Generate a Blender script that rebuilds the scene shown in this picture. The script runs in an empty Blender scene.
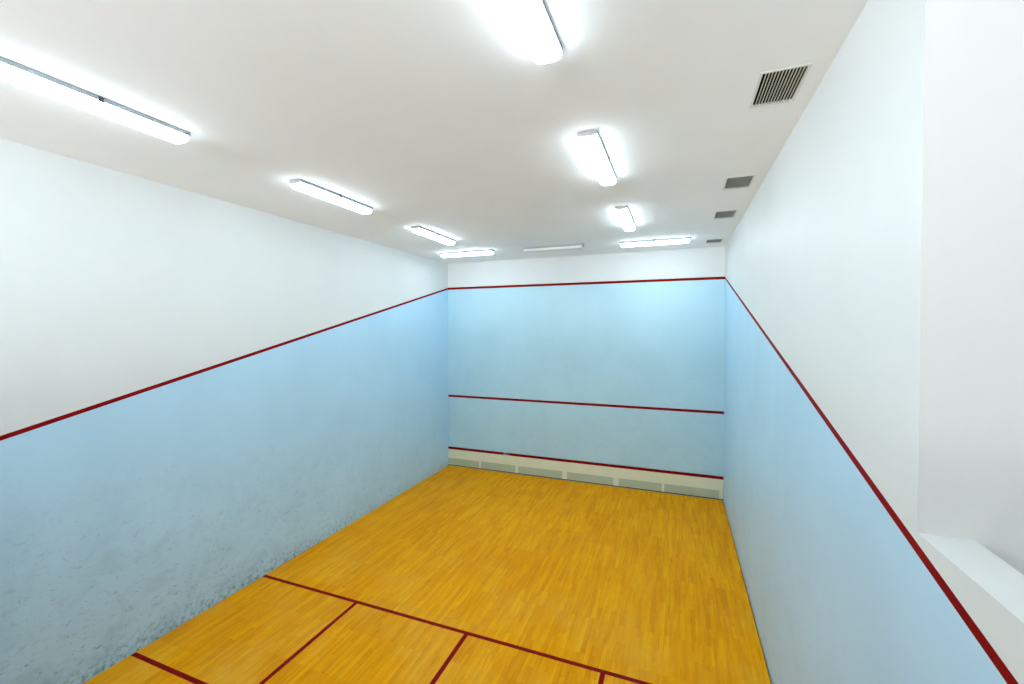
import bpy, bmesh, math
from mathutils import Vector, Matrix

# ------------------------------------------------------------------ sizes (metres)
W = 6.418          # court width  (x: left wall 0 -> right wall W)
L = 9.75           # court length (y: back of court 0 -> front wall L)
H = 5.212          # ceiling height
YB = -5.5          # rear wall of the viewing gallery
GZ = 2.0           # gallery floor height
SILL = 2.72        # sill of the opening in the right wall
OPEN_Y = 2.015     # front edge of that opening
WT = 0.175         # right wall thickness
OUT_F, OUT_B = 4.57, 2.158      # out line height at the front wall and at the back
SHORT_Y, BOX_Y = 4.294, 2.680
BOX_X1, HALF_X, BOX_X2 = 1.673, 3.261, 4.824
TIN_Z, SERV_Z = 0.456, 1.803

scene = bpy.context.scene
col = scene.collection

# ------------------------------------------------------------------ node helpers
def new_mat(name):
    m = bpy.data.materials.new(name)
    m.use_nodes = True
    nt = m.node_tree
    b = nt.nodes['Principled BSDF']
    return m, nt, b

def N(nt, typ, **kw):
    n = nt.nodes.new(typ)
    for k, v in kw.items():
        if k.startswith('in_'):
            key = k[3:]
            n.inputs[int(key) if key.isdigit() else key.replace('_', ' ')].default_value = v
        else:
            setattr(n, k, v)
    return n

def lk(nt, a, b):
    nt.links.new(a, b)

def math_node(nt, op, a, b=None, clamp=False):
    n = N(nt, 'ShaderNodeMath', operation=op, use_clamp=clamp)
    for i, v in enumerate((a, b)):
        if v is None:
            continue
        if isinstance(v, (int, float)):
            n.inputs[i].default_value = v
        else:
            lk(nt, v, n.inputs[i])
    return n.outputs[0]

def maprange(nt, v, a, b, c=0.0, d=1.0):
    n = N(nt, 'ShaderNodeMapRange', clamp=True)
    lk(nt, v, n.inputs[0])
    for i, x in enumerate((a, b, c, d)):
        n.inputs[i + 1].default_value = x
    return n.outputs[0]

def mix(nt, fac, a, b, blend='MIX'):
    n = N(nt, 'ShaderNodeMix', data_type='RGBA', blend_type=blend)
    for i, v in ((0, fac), (6, a), (7, b)):
        if isinstance(v, (int, float)):
            n.inputs[i].default_value = v
        elif isinstance(v, tuple):
            n.inputs[i].default_value = (*v, 1) if len(v) == 3 else v
        else:
            lk(nt, v, n.inputs[i])
    return n.outputs[2]

def coords(nt, scale=(1, 1, 1), rot=(0, 0, 0), loc=(0, 0, 0)):
    tc = N(nt, 'ShaderNodeTexCoord')
    mp = N(nt, 'ShaderNodeMapping')
    mp.inputs['Scale'].default_value = scale
    mp.inputs['Rotation'].default_value = rot
    mp.inputs['Location'].default_value = loc
    lk(nt, tc.outputs['Object'], mp.inputs[0])
    return mp.outputs[0]

def noise(nt, vec, scale, detail=3.0, rough=0.55, dist=0.0):
    n = N(nt, 'ShaderNodeTexNoise')
    n.inputs['Scale'].default_value = scale
    n.inputs['Detail'].default_value = detail
    n.inputs['Roughness'].default_value = rough
    n.inputs['Distortion'].default_value = dist
    lk(nt, vec, n.inputs['Vector'])
    return n.outputs[0]

def bump(nt, b, h, strength=0.1, dist=0.01):
    n = N(nt, 'ShaderNodeBump')
    n.inputs['Strength'].default_value = strength
    n.inputs['Distance'].default_value = dist
    lk(nt, h, n.inputs['Height'])
    lk(nt, n.outputs[0], b.inputs['Normal'])

def paint(name, rgb, rough=0.5, var=0.04, bump_s=0.05, spec=0.4):
    m, nt, b = new_mat(name)
    v = coords(nt)
    f = maprange(nt, noise(nt, v, 1.3, 4), 0.3, 0.7)
    dark = tuple(c * (1 - var) for c in rgb)
    lk(nt, mix(nt, f, dark, rgb), b.inputs['Base Color'])
    b.inputs['Roughness'].default_value = rough
    b.inputs['Specular IOR Level'].default_value = spec
    bump(nt, b, noise(nt, v, 60, 3), bump_s, 0.004)
    return m

# ------------------------------------------------------------------ materials
M = {}
WHITE = (0.745, 0.785, 0.785)
M['white_wall'] = paint('white_wall_paint', WHITE, 0.5, 0.03)
M['ceiling'] = paint('ceiling_paint', (0.93, 0.955, 0.955), 0.75, 0.03, 0.03, 0.2)
M['gallery'] = paint('gallery_paint', (0.69, 0.695, 0.68), 0.6, 0.03)
M['back_wall'] = paint('back_wall_darkened', (0.05, 0.08, 0.12), 0.6)  # unseen wall, darkened to cut bounce light near the rear
M['sill'] = paint('sill_paint', (0.70, 0.74, 0.74), 0.45, 0.02)
M['gallery_floor'] = paint('gallery_floor_lino', (0.62, 0.60, 0.55), 0.5, 0.1)


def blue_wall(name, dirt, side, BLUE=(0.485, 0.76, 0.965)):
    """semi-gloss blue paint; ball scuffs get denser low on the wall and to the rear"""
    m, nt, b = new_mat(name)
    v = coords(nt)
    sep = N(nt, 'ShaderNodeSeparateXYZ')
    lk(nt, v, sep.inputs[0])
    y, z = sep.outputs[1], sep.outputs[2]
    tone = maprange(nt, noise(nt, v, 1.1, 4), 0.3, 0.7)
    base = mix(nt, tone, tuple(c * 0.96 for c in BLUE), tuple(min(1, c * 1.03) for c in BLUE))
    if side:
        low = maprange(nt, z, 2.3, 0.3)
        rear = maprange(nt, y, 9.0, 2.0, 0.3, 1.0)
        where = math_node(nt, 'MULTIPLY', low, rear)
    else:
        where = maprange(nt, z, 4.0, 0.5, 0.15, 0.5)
    # soft grey rub patches, also painting in shade low at the rear
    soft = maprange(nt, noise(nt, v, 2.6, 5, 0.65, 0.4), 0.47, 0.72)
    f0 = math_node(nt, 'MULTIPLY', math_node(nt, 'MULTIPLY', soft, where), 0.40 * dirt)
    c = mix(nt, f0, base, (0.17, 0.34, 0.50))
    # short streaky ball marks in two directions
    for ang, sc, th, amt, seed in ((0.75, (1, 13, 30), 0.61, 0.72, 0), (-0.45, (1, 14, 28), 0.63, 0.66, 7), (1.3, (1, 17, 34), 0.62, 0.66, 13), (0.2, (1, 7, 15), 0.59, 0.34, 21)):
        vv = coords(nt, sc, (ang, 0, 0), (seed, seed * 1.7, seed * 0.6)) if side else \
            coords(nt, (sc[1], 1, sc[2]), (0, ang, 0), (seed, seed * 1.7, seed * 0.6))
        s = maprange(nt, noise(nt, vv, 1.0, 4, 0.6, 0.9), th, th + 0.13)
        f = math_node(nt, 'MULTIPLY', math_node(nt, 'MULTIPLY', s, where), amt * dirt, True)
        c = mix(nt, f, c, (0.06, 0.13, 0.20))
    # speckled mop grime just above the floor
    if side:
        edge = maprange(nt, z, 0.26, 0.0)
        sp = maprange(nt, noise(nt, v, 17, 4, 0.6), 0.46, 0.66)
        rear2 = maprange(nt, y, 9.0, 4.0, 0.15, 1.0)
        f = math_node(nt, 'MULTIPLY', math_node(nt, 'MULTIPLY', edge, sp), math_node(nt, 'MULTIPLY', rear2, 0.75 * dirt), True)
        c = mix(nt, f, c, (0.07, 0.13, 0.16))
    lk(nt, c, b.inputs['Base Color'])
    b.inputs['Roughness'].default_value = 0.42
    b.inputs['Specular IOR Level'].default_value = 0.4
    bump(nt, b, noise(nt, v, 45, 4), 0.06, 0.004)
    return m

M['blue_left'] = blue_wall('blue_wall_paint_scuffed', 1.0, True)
M['blue_right'] = blue_wall('blue_wall_paint_lightly_scuffed', 0.4, True)
M['blue_front'] = blue_wall('blue_wall_paint_front', 0.5, False, (0.48, 0.74, 0.855))

def red_line(name, worn):
    m, nt, b = new_mat(name)
    v = coords(nt)
    w = maprange(nt, noise(nt, v, 1.7, 2), 0.66, 0.72)
    c = mix(nt, maprange(nt, noise(nt, v, 6, 4), 0.3, 0.7), (0.19, 0.001, 0.003), (0.27, 0.0015, 0.004))
    c = mix(nt, math_node(nt, 'MULTIPLY', w, worn), c, (0.62, 0.45, 0.50))
    lk(nt, c, b.inputs['Base Color'])
    b.inputs['Roughness'].default_value = 0.6
    b.inputs['Specular IOR Level'].default_value = 0.08
    return m
M['red'] = red_line('red_line_paint', 0.0)
M['red_worn'] = red_line('red_line_paint_worn', 0.7)

def wood():
    m, nt, b = new_mat('maple_strip_floor')
    tc = N(nt, 'ShaderNodeTexCoord')
    mp = N(nt, 'ShaderNodeMapping')
    mp.inputs['Rotation'].default_value = (0, 0, math.pi / 2)
    mp.inputs['Location'].default_value = (0.13, 0.02, 0)
    lk(nt, tc.outputs['Object'], mp.inputs[0])
    def brick(width, row, off, freq, mortar):
        n = N(nt, 'ShaderNodeTexBrick')
        n.offset = off
        n.offset_frequency = freq
        n.inputs['Color1'].default_value = (0, 0, 0, 1)
        n.inputs['Color2'].default_value = (1, 1, 1, 1)
        n.inputs['Mortar'].default_value = (0.5, 0.5, 0.5, 1)
        n.inputs['Scale'].default_value = 1.0
        n.inputs['Mortar Size'].default_value = mortar
        n.inputs['Mortar Smooth'].default_value = 0.1
        n.inputs['Brick Width'].default_value = width
        n.inputs['Row Height'].default_value = row
        lk(nt, mp.outputs[0], n.inputs['Vector'])
        return n
    strips = brick(0.62, 0.057, 0.37, 3, 0.0016)
    fine = brick(0.31, 0.0285, 0.5, 2, 0.0)
    blocks = brick(0.62, 0.57, 0.5, 2, 0.0)
    blocks.inputs['Mortar Size'].default_value = 0.0
    v = tc.outputs['Object']
    def bw(n):
        c = N(nt, 'ShaderNodeRGBToBW')
        lk(nt, n.outputs['Color'], c.inputs[0])
        return c.outputs[0]
    tone = math_node(nt, 'ADD', math_node(nt, 'MULTIPLY', bw(strips), 0.42), math_node(nt, 'MULTIPLY', bw(fine), 0.38))
    tone = math_node(nt, 'ADD', tone, math_node(nt, 'MULTIPLY', bw(blocks), 0.20))
    ramp = N(nt, 'ShaderNodeValToRGB')
    cr = ramp.color_ramp
    cr.elements[0].position = 0.0
    cr.elements[0].color = (0.66, 0.225, 0.001, 1)
    cr.elements[1].position = 1.0
    cr.elements[1].color = (0.94, 0.45, 0.007, 1)
    e = cr.elements.new(0.5); e.color = (0.84, 0.34, 0.002, 1)
    lk(nt, tone, ramp.inputs[0])
    c = ramp.outputs[0]
    # long grain
    mg = N(nt, 'ShaderNodeMapping')
    mg.inputs['Scale'].default_value = (38, 1.6, 1)
    lk(nt, v, mg.inputs[0])
    g = maprange(nt, noise(nt, mg.outputs[0], 1.5, 6, 0.65), 0.35, 0.7)
    c = mix(nt, math_node(nt, 'MULTIPLY', g, 0.24), c, (0.50, 0.17, 0.001))
    m2 = N(nt, 'ShaderNodeMapping')
    m2.inputs['Scale'].default_value = (20, 2.6, 1)
    lk(nt, v, m2.inputs[0])
    g2 = maprange(nt, noise(nt, m2.outputs[0], 1.0, 5, 0.7, 0.3), 0.58, 0.74)
    c = mix(nt, math_node(nt, 'MULTIPLY', g2, 0.45), c, (0.40, 0.13, 0.001))
    # dark cracks between some strips
    mk = N(nt, 'ShaderNodeMapping')
    mk.inputs['Scale'].default_value = (3.0, 1.2, 1)
    lk(nt, v, mk.inputs[0])
    crack = maprange(nt, noise(nt, mk.outputs[0], 1.6, 4, 0.7), 0.48, 0.64)
    c = mix(nt, math_node(nt, 'MULTIPLY', math_node(nt, 'MULTIPLY', strips.outputs['Fac'], crack), 0.75), c, (0.10, 0.035, 0.002))
    # foot-worn grey patches and amber blotches
    sy = N(nt, 'ShaderNodeSeparateXYZ')
    lk(nt, v, sy.inputs[0])
    service = maprange(nt, sy.outputs[1], 6.5, 3.0, 0.18, 0.62)        # more foot wear where players serve
    worn = maprange(nt, noise(nt, v, 1.1, 5, 0.6), 0.45, 0.75)
    c = mix(nt, math_node(nt, 'MULTIPLY', worn, service), c, (0.80, 0.44, 0.06))
    amb = maprange(nt, noise(nt, v, 2.3, 4, 0.6, 0.3), 0.5, 0.72)
    c = mix(nt, math_node(nt, 'MULTIPLY', amb, 0.30), c, (0.74, 0.27, 0.001))
    spk = maprange(nt, noise(nt, v, 9, 4, 0.6), 0.66, 0.74)
    c = mix(nt, math_node(nt, 'MULTIPLY', spk, 0.3), c, (0.25, 0.11, 0.02))
    lk(nt, c, b.inputs['Base Color'])
    lk(nt, maprange(nt, worn, 0, 1, 0.40, 0.55), b.inputs['Roughness'])
    b.inputs['Specular IOR Level'].default_value = 0.035
    return m
M['wood'] = wood()

def plain(name, rgb, rough=0.5, metal=0.0, scale=30, var=0.08):
    m, nt, b = new_mat(name)
    v = coords(nt)
    f = maprange(nt, noise(nt, v, scale, 3), 0.3, 0.7)
    lk(nt, mix(nt, f, tuple(c * (1 - var) for c in rgb), rgb), b.inputs['Base Color'])
    b.inputs['Roughness'].default_value = rough
    b.inputs['Metallic'].default_value = metal
    return m
M['gap'] = plain('dark_subfloor', (0.02, 0.016, 0.012), 0.9)
M['tin_cream'] = plain('tin_cream_paint', (0.80, 0.86, 0.66), 0.45, 0, 3, 0.05)
M['tin_green'] = plain('tin_grey_green_panel', (0.50, 0.61, 0.46), 0.5, 0, 3, 0.08)
M['batten'] = plain('tin_batten_paint', (0.77, 0.83, 0.69), 0.45, 0, 5, 0.04)
M['pan'] = plain('lamp_grey_enamel', (0.36, 0.42, 0.45), 0.45, 0.1)
M['cap'] = plain('lamp_end_cap_plastic', (0.42, 0.43, 0.43), 0.5)
M['latch'] = plain('lamp_latch_dark', (0.03, 0.035, 0.04), 0.5)
M['lens_off'] = plain('unlit_prismatic_lens', (0.76, 0.81, 0.78), 0.35)
M['vent_frame'] = plain('vent_frame_white_enamel', (0.78, 0.79, 0.76), 0.4)
M['vent_slat'] = plain('vent_slat_aluminium', (0.66, 0.65, 0.55), 0.45, 0.1)
M['duct'] = plain('vent_duct_black', (0.008, 0.008, 0.008), 0.9)

LAMP = 12.6
def lens_on():
    m, nt, b = new_mat('lit_fluorescent_lens')
    b.inputs['Base Color'].default_value = (0.9, 0.92, 0.92, 1)
    b.inputs['Roughness'].default_value = 0.4
    v = coords(nt)
    s = maprange(nt, noise(nt, v, 40, 2), 0.3, 0.7, LAMP * 0.97, LAMP * 1.03)
    b.inputs['Emission Color'].default_value = (0.84, 1.0, 1.10, 1)
    # a prismatic lens throws most light downwards, less from its sides
    ge = N(nt, 'ShaderNodeNewGeometry')
    sp = N(nt, 'ShaderNodeSeparateXYZ')
    lk(nt, ge.outputs['Normal'], sp.inputs[0])
    lk(nt, math_node(nt, 'MULTIPLY', s, maprange(nt, sp.outputs[2], -0.9, 0.0, 1.0, 0.6)), b.inputs['Emission Strength'])
    return m
M['lens_on'] = lens_on()

# ------------------------------------------------------------------ mesh helpers
def obj(name, bm, mats, parent=None, kind=None, smooth=False):
    bmesh.ops.recalc_face_normals(bm, faces=bm.faces)
    me = bpy.data.meshes.new(name)
    bm.to_mesh(me); bm.free()
    for m in (mats if isinstance(mats, (list, tuple)) else [mats]):
        me.materials.append(m)
    if smooth:
        for p in me.polygons:
            p.use_smooth = True
    o = bpy.data.objects.new(name, me)
    col.objects.link(o)
    if parent:
        o.parent = parent
    if kind:
        o['kind'] = kind
    return o

def add_box(bm, x0, x1, y0, y1, z0, z1, mi=0, bev=0.0):
    vs = [bm.verts.new((x, y, z)) for z in (z0, z1) for y in (y0, y1) for x in (x0, x1)]
    fs = []
    for q in ((0, 1, 3, 2), (4, 6, 7, 5), (0, 4, 5, 1), (2, 3, 7, 6), (0, 2, 6, 4), (1, 5, 7, 3)):
        f = bm.faces.new([vs[i] for i in q]); f.material_index = mi; fs.append(f)
    if bev:
        es = {e for f in fs for e in f.edges}
        bmesh.ops.recalc_face_normals(bm, faces=fs)
        bmesh.ops.bevel(bm, geom=list(es), offset=bev, segments=2, affect='EDGES', profile=0.5)

def box(name, x0, x1, y0, y1, z0, z1, mat, parent=None, kind=None, bev=0.0):
    bm = bmesh.new()
    add_box(bm, x0, x1, y0, y1, z0, z1, 0, bev)
    return obj(name, bm, mat, parent, kind)

def prism(bm, poly, vec, mi=0):
    """extrude a planar polygon (list of points) along vec"""
    a = [bm.verts.new(p) for p in poly]
    c = [bm.verts.new(Vector(p) + Vector(vec)) for p in poly]
    n = len(poly)
    for f in [bm.faces.new(a), bm.faces.new(c[::-1])] + [bm.faces.new((a[i], a[(i + 1) % n], c[(i + 1) % n], c[i])) for i in range(n)]:
        f.material_index = mi

def out_z(y):
    return OUT_B + (OUT_F - OUT_B) * y / L if y > 0 else OUT_B

# ------------------------------------------------------------------ the setting
G = 0.014                                   # expansion gap round the floor
box('subfloor', -0.2, W + 0.2, -0.2, L + 0.2, -0.16, -0.045, M['gap'], kind='structure')
floor = box('floor', G, W - G, G, L - 0.034, -0.045, 0.0, M['wood'], kind='structure')

LW = 0.05
T = 0.0016
def floor_line(name, x0, x1, y0, y1):
    return box(name, x0, x1, y0, y1, 0.0, T, M['red'], floor)
floor_line('short_line', G, W - G, SHORT_Y - LW / 2, SHORT_Y + LW / 2)
floor_line('half_court_line', HALF_X - LW / 2, HALF_X + LW / 2, G, SHORT_Y - LW / 2)
floor_line('service_box_side_line', BOX_X1 - LW / 2, BOX_X1 + LW / 2, BOX_Y - LW / 2, SHORT_Y - LW / 2)
floor_line('service_box_side_line', BOX_X2 - LW / 2, BOX_X2 + LW / 2, BOX_Y - LW / 2, SHORT_Y - LW / 2)
floor_line('service_box_back_line', G, BOX_X1 - LW / 2, BOX_Y - LW / 2, BOX_Y + LW / 2)
floor_line('service_box_back_line', BOX_X2 + LW / 2, W - G, BOX_Y - LW / 2, BOX_Y + LW / 2)

# left wall: blue below the out line, white above
bm = bmesh.new()
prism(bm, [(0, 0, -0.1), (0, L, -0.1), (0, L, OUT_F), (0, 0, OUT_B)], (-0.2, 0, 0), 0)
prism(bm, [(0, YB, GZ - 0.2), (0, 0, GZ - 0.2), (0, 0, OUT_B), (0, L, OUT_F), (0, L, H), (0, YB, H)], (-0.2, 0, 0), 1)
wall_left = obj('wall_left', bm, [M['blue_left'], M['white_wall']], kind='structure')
# right wall: solid to the ceiling up to the opening, parapet with sill behind it
bm = bmesh.new()
prism(bm, [(W, 0, -0.1), (W, L, -0.1), (W, L, OUT_F), (W, 0, OUT_B)], (WT, 0, 0), 0)
prism(bm, [(W, OPEN_Y, out_z(OPEN_Y)), (W, L, OUT_F), (W, L, H), (W, OPEN_Y, H)], (WT, 0, 0), 1)
prism(bm, [(W, YB, GZ - 0.2), (W, 0, GZ - 0.2), (W, 0, OUT_B), (W, OPEN_Y, out_z(OPEN_Y)), (W, OPEN_Y, SILL - 0.004), (W, YB, SILL - 0.004)], (WT, 0, 0), 1)
for f in bm.faces:
    if all(abs(v.co.y - OPEN_Y) < 1e-5 for v in f.verts):
        f.material_index = 2
wall_right = obj('wall_right', bm, [M['blue_right'], M['white_wall'], M['gallery']], kind='structure')
box('window_sill', W, W + WT, YB, OPEN_Y, SILL - 0.004, SILL, M['sill'], wall_right)

SL = 0.042
for wall, x, vx in ((wall_left, 0, T), (wall_right, W, -T)):
    bm = bmesh.new()
    hw = SL / 2 / math.cos(math.atan((OUT_F - OUT_B) / L))
    prism(bm, [(x, 0, OUT_B - hw), (x, L, OUT_F - hw), (x, L, OUT_F + hw), (x, 0, OUT_B + hw)], (vx, 0, 0))
    obj('out_line', bm, M['red'], wall)

# front wall
bm = bmesh.new()
add_box(bm, -0.2, W + 0.2, L, L + 0.2, -0.1, OUT_F, 0)
add_box(bm, -0.2, W + 0.2, L, L + 0.2, OUT_F, H, 1)
wall_front = obj('wall_front', bm, [M['blue_front'], M['white_wall']], kind='structure')
FL = 0.056
box('out_line', T, W - T, L - T, L, OUT_F - FL / 2, OUT_F + FL / 2, M['red_worn'], wall_front)
box('service_line', 0, W, L - T, L, SERV_Z - FL / 2, SERV_Z + FL / 2, M['red'], wall_front)

# gallery behind the court and the room beyond the opening
RX = 9.4
SHIELD_Z = 2.9  # unseen wall top, raised to shield the near court from window fill
box('wall_back', 0, W, -0.2, 0, -0.1, SHIELD_Z, M['back_wall'], kind='structure')
box('floor_gallery', -0.2, W + WT, YB, -0.2, GZ - 0.2, GZ, M['gallery_floor'], kind='structure')
box('floor_side', W + WT, RX, YB, OPEN_Y, GZ - 0.2, GZ, M['gallery_floor'], kind='structure')
bm = bmesh.new()
WX0, WX1, WZ0, WZ1 = 0.4, 5.2, 2.3, 4.95           # unseen window added behind the viewer to let fill light in
add_box(bm, -0.2, RX, YB - 0.2, YB, GZ - 0.2, WZ0)
add_box(bm, -0.2, RX, YB - 0.2, YB, WZ1, H)
add_box(bm, -0.2, WX0, YB - 0.2, YB, WZ0, WZ1)
add_box(bm, WX1, RX, YB - 0.2, YB, WZ0, WZ1)
obj('wall_gallery', bm, M['gallery'], kind='structure')
pl = bpy.data.lights.new('added_window_portal', 'AREA')  # portal guiding the fill through the added window
pl.shape = 'RECTANGLE'
pl.size, pl.size_y = WX1 - WX0, WZ1 - WZ0
pl.cycles.is_portal = True
po = bpy.data.objects.new('added_window_portal', pl)
col.objects.link(po)
po.location = ((WX0 + WX1) / 2, YB - 0.21, (WZ0 + WZ1) / 2)
po.rotation_euler = (math.pi / 2, 0, 0)
box('wall_side_end', W + WT, RX, OPEN_Y, OPEN_Y + 0.15, GZ - 0.2, H, M['gallery'], kind='structure')
box('wall_side', RX, RX + 0.2, YB - 0.2, OPEN_Y + 0.15, GZ - 0.2, H, M['gallery'], kind='structure')

# ceiling with the four duct holes
VENTS = [(6.035, 6.292, 3.115, 3.575), (6.035, 6.295, 5.262, 5.690), (6.035, 6.290, 6.770, 7.205), (6.030, 6.268, 8.885, 9.245)]
xs = [-0.2, 6.035, 6.290, RX + 0.2]
ys = [YB - 0.2]
for v in VENTS:
    ys += [v[2], v[3]]
ys.append(L + 0.2)
bm = bmesh.new()
gv = [[bm.verts.new((x, y, H)) for y in ys] for x in xs]
for i in range(len(xs) - 1):
    for j in range(len(ys) - 1):
        if i == 1 and j % 2 == 1:
            continue
        bm.faces.new((gv[i][j], gv[i][j + 1], gv[i + 1][j + 1], gv[i + 1][j]))
r = bmesh.ops.extrude_face_region(bm, geom=bm.faces[:])
bmesh.ops.translate(bm, verts=[e for e in r['geom'] if isinstance(e, bmesh.types.BMVert)], vec=(0, 0, 0.06))
obj('ceiling', bm, M['ceiling'], kind='structure')

# ------------------------------------------------------------------ things
def thing(name, label, cat, loc, rz=0.0, group=None):
    o = bpy.data.objects.new(name, None)
    col.objects.link(o)
    o.empty_display_size = 0.1
    o.location = loc
    o.rotation_euler = (0, 0, rz)
    o['label'] = label
    o['category'] = cat
    if group:
        o['group'] = group
    return o

def copy_thing(src, label, loc, rz):
    r = src.copy(); col.objects.link(r)
    r.location = loc; r.rotation_euler = (0, 0, rz); r['label'] = label
    for ch in src.children:
        c = ch.copy(); col.objects.link(c); c.parent = r
    return r

# --- ceiling lights: metal pan on the ceiling, wraparound lens below (length along local y)
LEN, LWD = 1.25, 0.165
PAN_H, LENS_H = 0.032, 0.058

def lens_mesh():
    bm = bmesh.new()
    hw, hl = LWD / 2, LEN / 2 - 0.012
    prof = [(-hw, -PAN_H)]
    prof += [(-hw, -PAN_H - LENS_H * 0.55)]
    for k in range(1, 12):
        a = math.pi * k / 12
        prof.append((-hw * math.copysign(abs(math.cos(a)) ** 0.75, math.cos(a)), -PAN_H - LENS_H * 0.55 - LENS_H * 0.45 * math.sin(a) ** 0.8))
    prof += [(hw, -PAN_H - LENS_H * 0.55), (hw, -PAN_H)]
    # rings along the length with rounded ends
    rings = []
    for t, s in ((-1, 0.62), (-0.992, 0.84), (-0.975, 0.95), (-0.95, 1.0), (0.95, 1.0), (0.975, 0.95), (0.992, 0.84), (1, 0.62)):
        rings.append([bm.verts.new((x * (0.25 + 0.75 * s), hl * t, -PAN_H + (z + PAN_H) * s)) for x, z in prof])
    n = len(prof)
    for a, b in zip(rings[:-1], rings[1:]):
        for i in range(n - 1):
            bm.faces.new((a[i], a[i + 1], b[i + 1], b[i]))
    bm.faces.new(rings[0]); bm.faces.new(rings[-1][::-1])
    return bm

def make_light(label, loc, rz, lit=True):
    t = thing('ceiling_light', label, 'ceiling light', loc, rz, 'fluorescent ceiling lights')
    hw, hl = LWD / 2, LEN / 2
    bm = bmesh.new()
    add_box(bm, -hw + 0.002, hw - 0.002, -hl + 0.006, hl - 0.006, -PAN_H, 0)
    add_box(bm, -hw - 0.002, -hw + 0.002, -hl + 0.006, hl - 0.006, -PAN_H - 0.004, -PAN_H + 0.006)
    add_box(bm, hw - 0.002, hw + 0.002, -hl + 0.006, hl - 0.006, -PAN_H - 0.004, -PAN_H + 0.006)
    obj('mounting_pan', bm, M['pan'], t)
    ln = obj('lens', lens_mesh(), M['lens_on' if lit else 'lens_off'], t, smooth=True)
    ln['label'] = 'glowing white lens' if lit else 'unlit pale lens'
    for s in (-1, 1):
        y = s * hl
        bm = bmesh.new()
        add_box(bm, -hw * 0.72, hw * 0.72, min(y, y - s * 0.012), max(y, y - s * 0.012), -PAN_H - 0.012, -0.001, 0, 0.002)
        obj('end_cap', bm, M['cap'], t)
        if not lit:
            continue
        x = s * hw
        bm = bmesh.new()
        add_box(bm, x - 0.006, x + 0.006, -0.014, 0.014, -PAN_H - 0.008, -0.006, 0, 0.002)
        obj('latch', bm, M['latch'], t)
    return t

LXL, LXR = 1.545, 4.805
proto = make_light('lit ceiling light midway along the left row, running parallel to the left wall', (LXL - 0.02, 4.13, H), 0)
R90 = math.pi / 2
for label, loc, rz in (
    ('large lit ceiling light cut off by the left edge of the photo', (LXL + 0.03, 1.68, H), 0),
    ('smallest lit light of the left row, close to the front left corner', (LXL - 0.02, 6.53, H), 0),
    ('lit ceiling light cut off by the top edge of the photo, above the court', (LXR - 0.01, 1.745, H), 0),
    ('lit ceiling light in the middle of the right row, its grey end cap showing', (LXR - 0.005, 4.14, H), 0),
    ('farthest lit light of the right row, just before the crosswise lights', (LXR - 0.015, 6.58, H), 0),
    ('lit crosswise ceiling light by the front wall at the left corner', (1.245, 8.34, H), R90),
    ('lit crosswise ceiling light by the front wall, next to the right corner vent', (5.10, 8.56, H), R90 + 0.01),
):
    copy_thing(proto, label, loc, rz)
make_light('unlit crosswise ceiling light by the front wall, between two lit ones', (3.15, 8.44, H), R90 + 0.012, lit=False)

# --- air vents let into the ceiling along the right wall
def make_vent(label, x0, x1, y0, y1):
    cx, cy = (x0 + x1) / 2, (y0 + y1) / 2
    a, b = (x1 - x0) / 2, (y1 - y0) / 2
    t = thing('ceiling_vent', label, 'air vent', (cx, cy, H), 0, 'air vents along the right wall')
    bm = bmesh.new()
    f, d = 0.018, 0.003
    add_box(bm, -a - f, a + f, -b - f, -b, -d, 0)
    add_box(bm, -a - f, a + f, b, b + f, -d, 0)
    add_box(bm, -a - f, -a, -b, b, -d, 0)
    add_box(bm, a, a + f, -b, b, -d, 0)
    obj('frame', bm, M['vent_frame'], t)
    bm = bmesh.new()
    n = 13
    p = 2 * a / n
    for k in range(1, n):
        x = -a + p * k
        # thin upright blades, slightly splayed
        w = 0.0031
        prism(bm, [(x - w, -b, -0.003), (x + w, -b, -0.003), (x + w + 0.003, -b, 0.012), (x - w + 0.003, -b, 0.012)], (0, 2 * b, 0))
    obj('slats', bm, M['vent_slat'], t)
    bm = bmesh.new()
    h = 0.22
    q = 0.004
    add_box(bm, -a, a, -b, b, h, h + q)
    add_box(bm, -a - q, -a, -b - q, b + q, 0.0605, h + q)
    add_box(bm, a, a + q, -b - q, b + q, 0.0605, h + q)
    add_box(bm, -a, a, -b - q, -b, 0.0605, h + q)
    add_box(bm, -a, a, b, b + q, 0.0605, h + q)
    # black lining of the cut through the ceiling board
    e = 0.001
    add_box(bm, -a, -a + e, -b, b, 0.013, 0.0605)
    add_box(bm, a - e, a, -b, b, 0.013, 0.0605)
    add_box(bm, -a + e, a - e, -b, -b + e, 0.013, 0.0605)
    add_box(bm, -a + e, a - e, b - e, b, 0.013, 0.0605)
    obj('duct', bm, M['duct'], t)
    return t

for label, v in zip((
    'largest dark slatted ceiling vent, nearest to us, above the upper right wall',
    'second slatted ceiling vent from the near end of the row along the right wall',
    'third slatted ceiling vent along the right wall, near the farthest right light',
    'smallest ceiling vent, tucked in the front right corner beside the crosswise light'), VENTS):
    make_vent(label, 6.035, 6.290, v[2], v[3])

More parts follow.
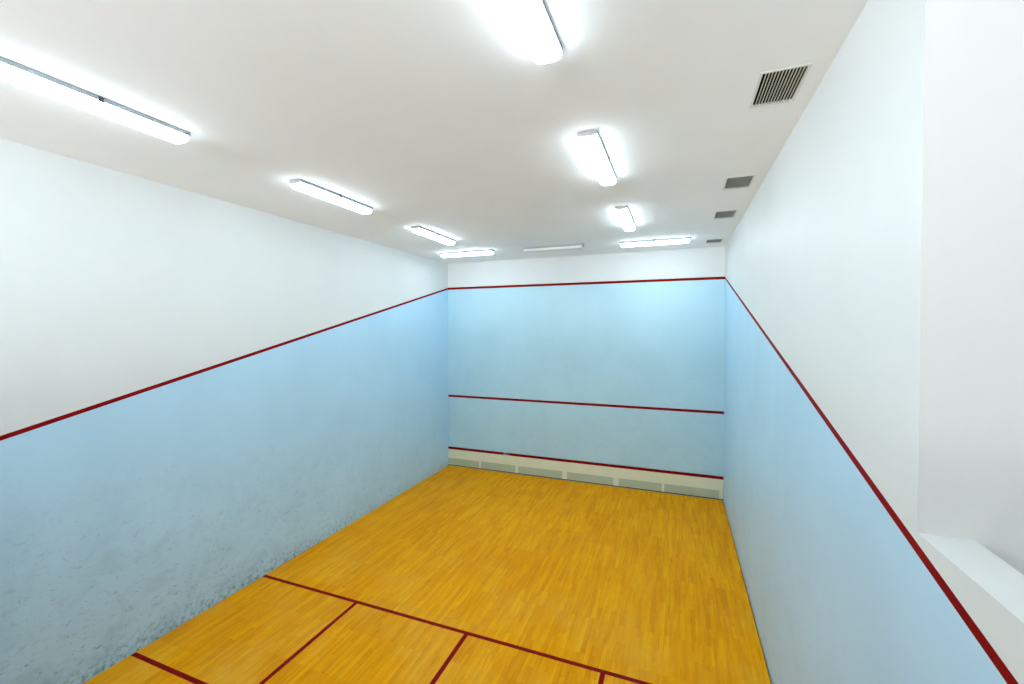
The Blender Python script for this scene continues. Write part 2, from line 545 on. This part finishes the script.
# --- tin: the board across the foot of the front wall
TD = 0.022
tin = thing('tin_board', 'cream and grey-green tin board with red top strip along the foot of the front wall', 'tin board', (W / 2, L, 0))
def tin_part(name, x0, x1, y0, y1, z0, z1, mat, bev=0.0):
    bm = bmesh.new()
    add_box(bm, x0 - W / 2, x1 - W / 2, y0, y1, z0, z1, 0, bev)
    return obj(name, bm, mat, tin)
zs = TIN_Z - FL / 2
SEAM = 3.079
TZ = 0.196
tin_part('upper_panel', 0.004, SEAM - 0.002, -TD, 0, TZ, zs, M['tin_cream'])
tin_part('upper_panel', SEAM + 0.002, W - 0.004, -TD, 0, TZ, zs, M['tin_cream'])
o = tin_part('top_strip', 0.004, W - 0.004, -TD - 0.004, 0, zs, zs + FL, M['red_worn'])
o['label'] = 'red top strip'
ribs = [(0.903, 0.055), (1.891, 0.075), (3.079, 0.11), (4.253, 0.12), (5.245, 0.05), (6.375, 0.075)]
tin_part('shadow_gap_strip', 0.004, W - 0.004, -TD + 0.012, 0, 0, 0.018, M['gap'])['label'] = 'dark shadow gap strip at the floor'  # dark strip standing in for the shadow gap under the tin
prev = 0.004
for x, w in ribs:
    p = tin_part('toe_panel', prev, x - w / 2, -TD + 0.006, 0, 0.018, TZ, M['tin_green'])
    p['label'] = 'grey green toe panel'
    tin_part('batten', x - w / 2, x + w / 2, -TD + 0.001, 0, 0.018, TZ, M['batten'])
    prev = x + w / 2

# ------------------------------------------------------------------ world, camera, view
w = bpy.data.worlds.new('World')
scene.world = w
w.use_nodes = True
wn = w.node_tree
bg = wn.nodes['Background']
tcw = N(wn, 'ShaderNodeTexCoord')
sepw = N(wn, 'ShaderNodeSeparateXYZ')
lk(wn, tcw.outputs['Generated'], sepw.inputs[0])
# fill for the added window: weaker above, stronger below to lift the ceiling
lk(wn, maprange(wn, sepw.outputs[2], -0.06, 0.02, 9.2, 2.0), bg.inputs[1])
bg.inputs[0].default_value = (0.94, 0.965, 1.03, 1)

cam = bpy.data.cameras.new('camera')
co = bpy.data.objects.new('camera', cam)
col.objects.link(co)
yaw, pitch, roll = 0.3748, -0.0172, -0.0014
cz, sz, cx, sx = math.cos(yaw), math.sin(yaw), math.cos(pitch), math.sin(pitch)
fwd = Vector((-sz * cx, cz * cx, sx))
right = Vector((cz, sz, 0))
up = right.cross(fwd)
r2 = right * math.cos(roll) + up * math.sin(roll)
u2 = up * math.cos(roll) - right * math.sin(roll)
mw = Matrix((r2, u2, -fwd)).transposed().to_4x4()
mw.translation = Vector((5.5203, -0.1995, 3.5396))
co.matrix_world = mw
cam.sensor_width = 36
cam.sensor_fit = 'HORIZONTAL'
cam.lens = 436.146 / 1024 * 36
cam.shift_x = 6.018 / 1024
cam.shift_y = -5.931 / 1024
cam.clip_start = 0.02
scene.camera = co

scene.view_settings.view_transform = 'Standard'
scene.view_settings.look = 'None'
scene.view_settings.gamma = 1
scene.view_settings.use_curve_mapping = False
scene.view_settings.exposure = 0.97
scene.cycles.max_bounces = 14
scene.cycles.diffuse_bounces = 10
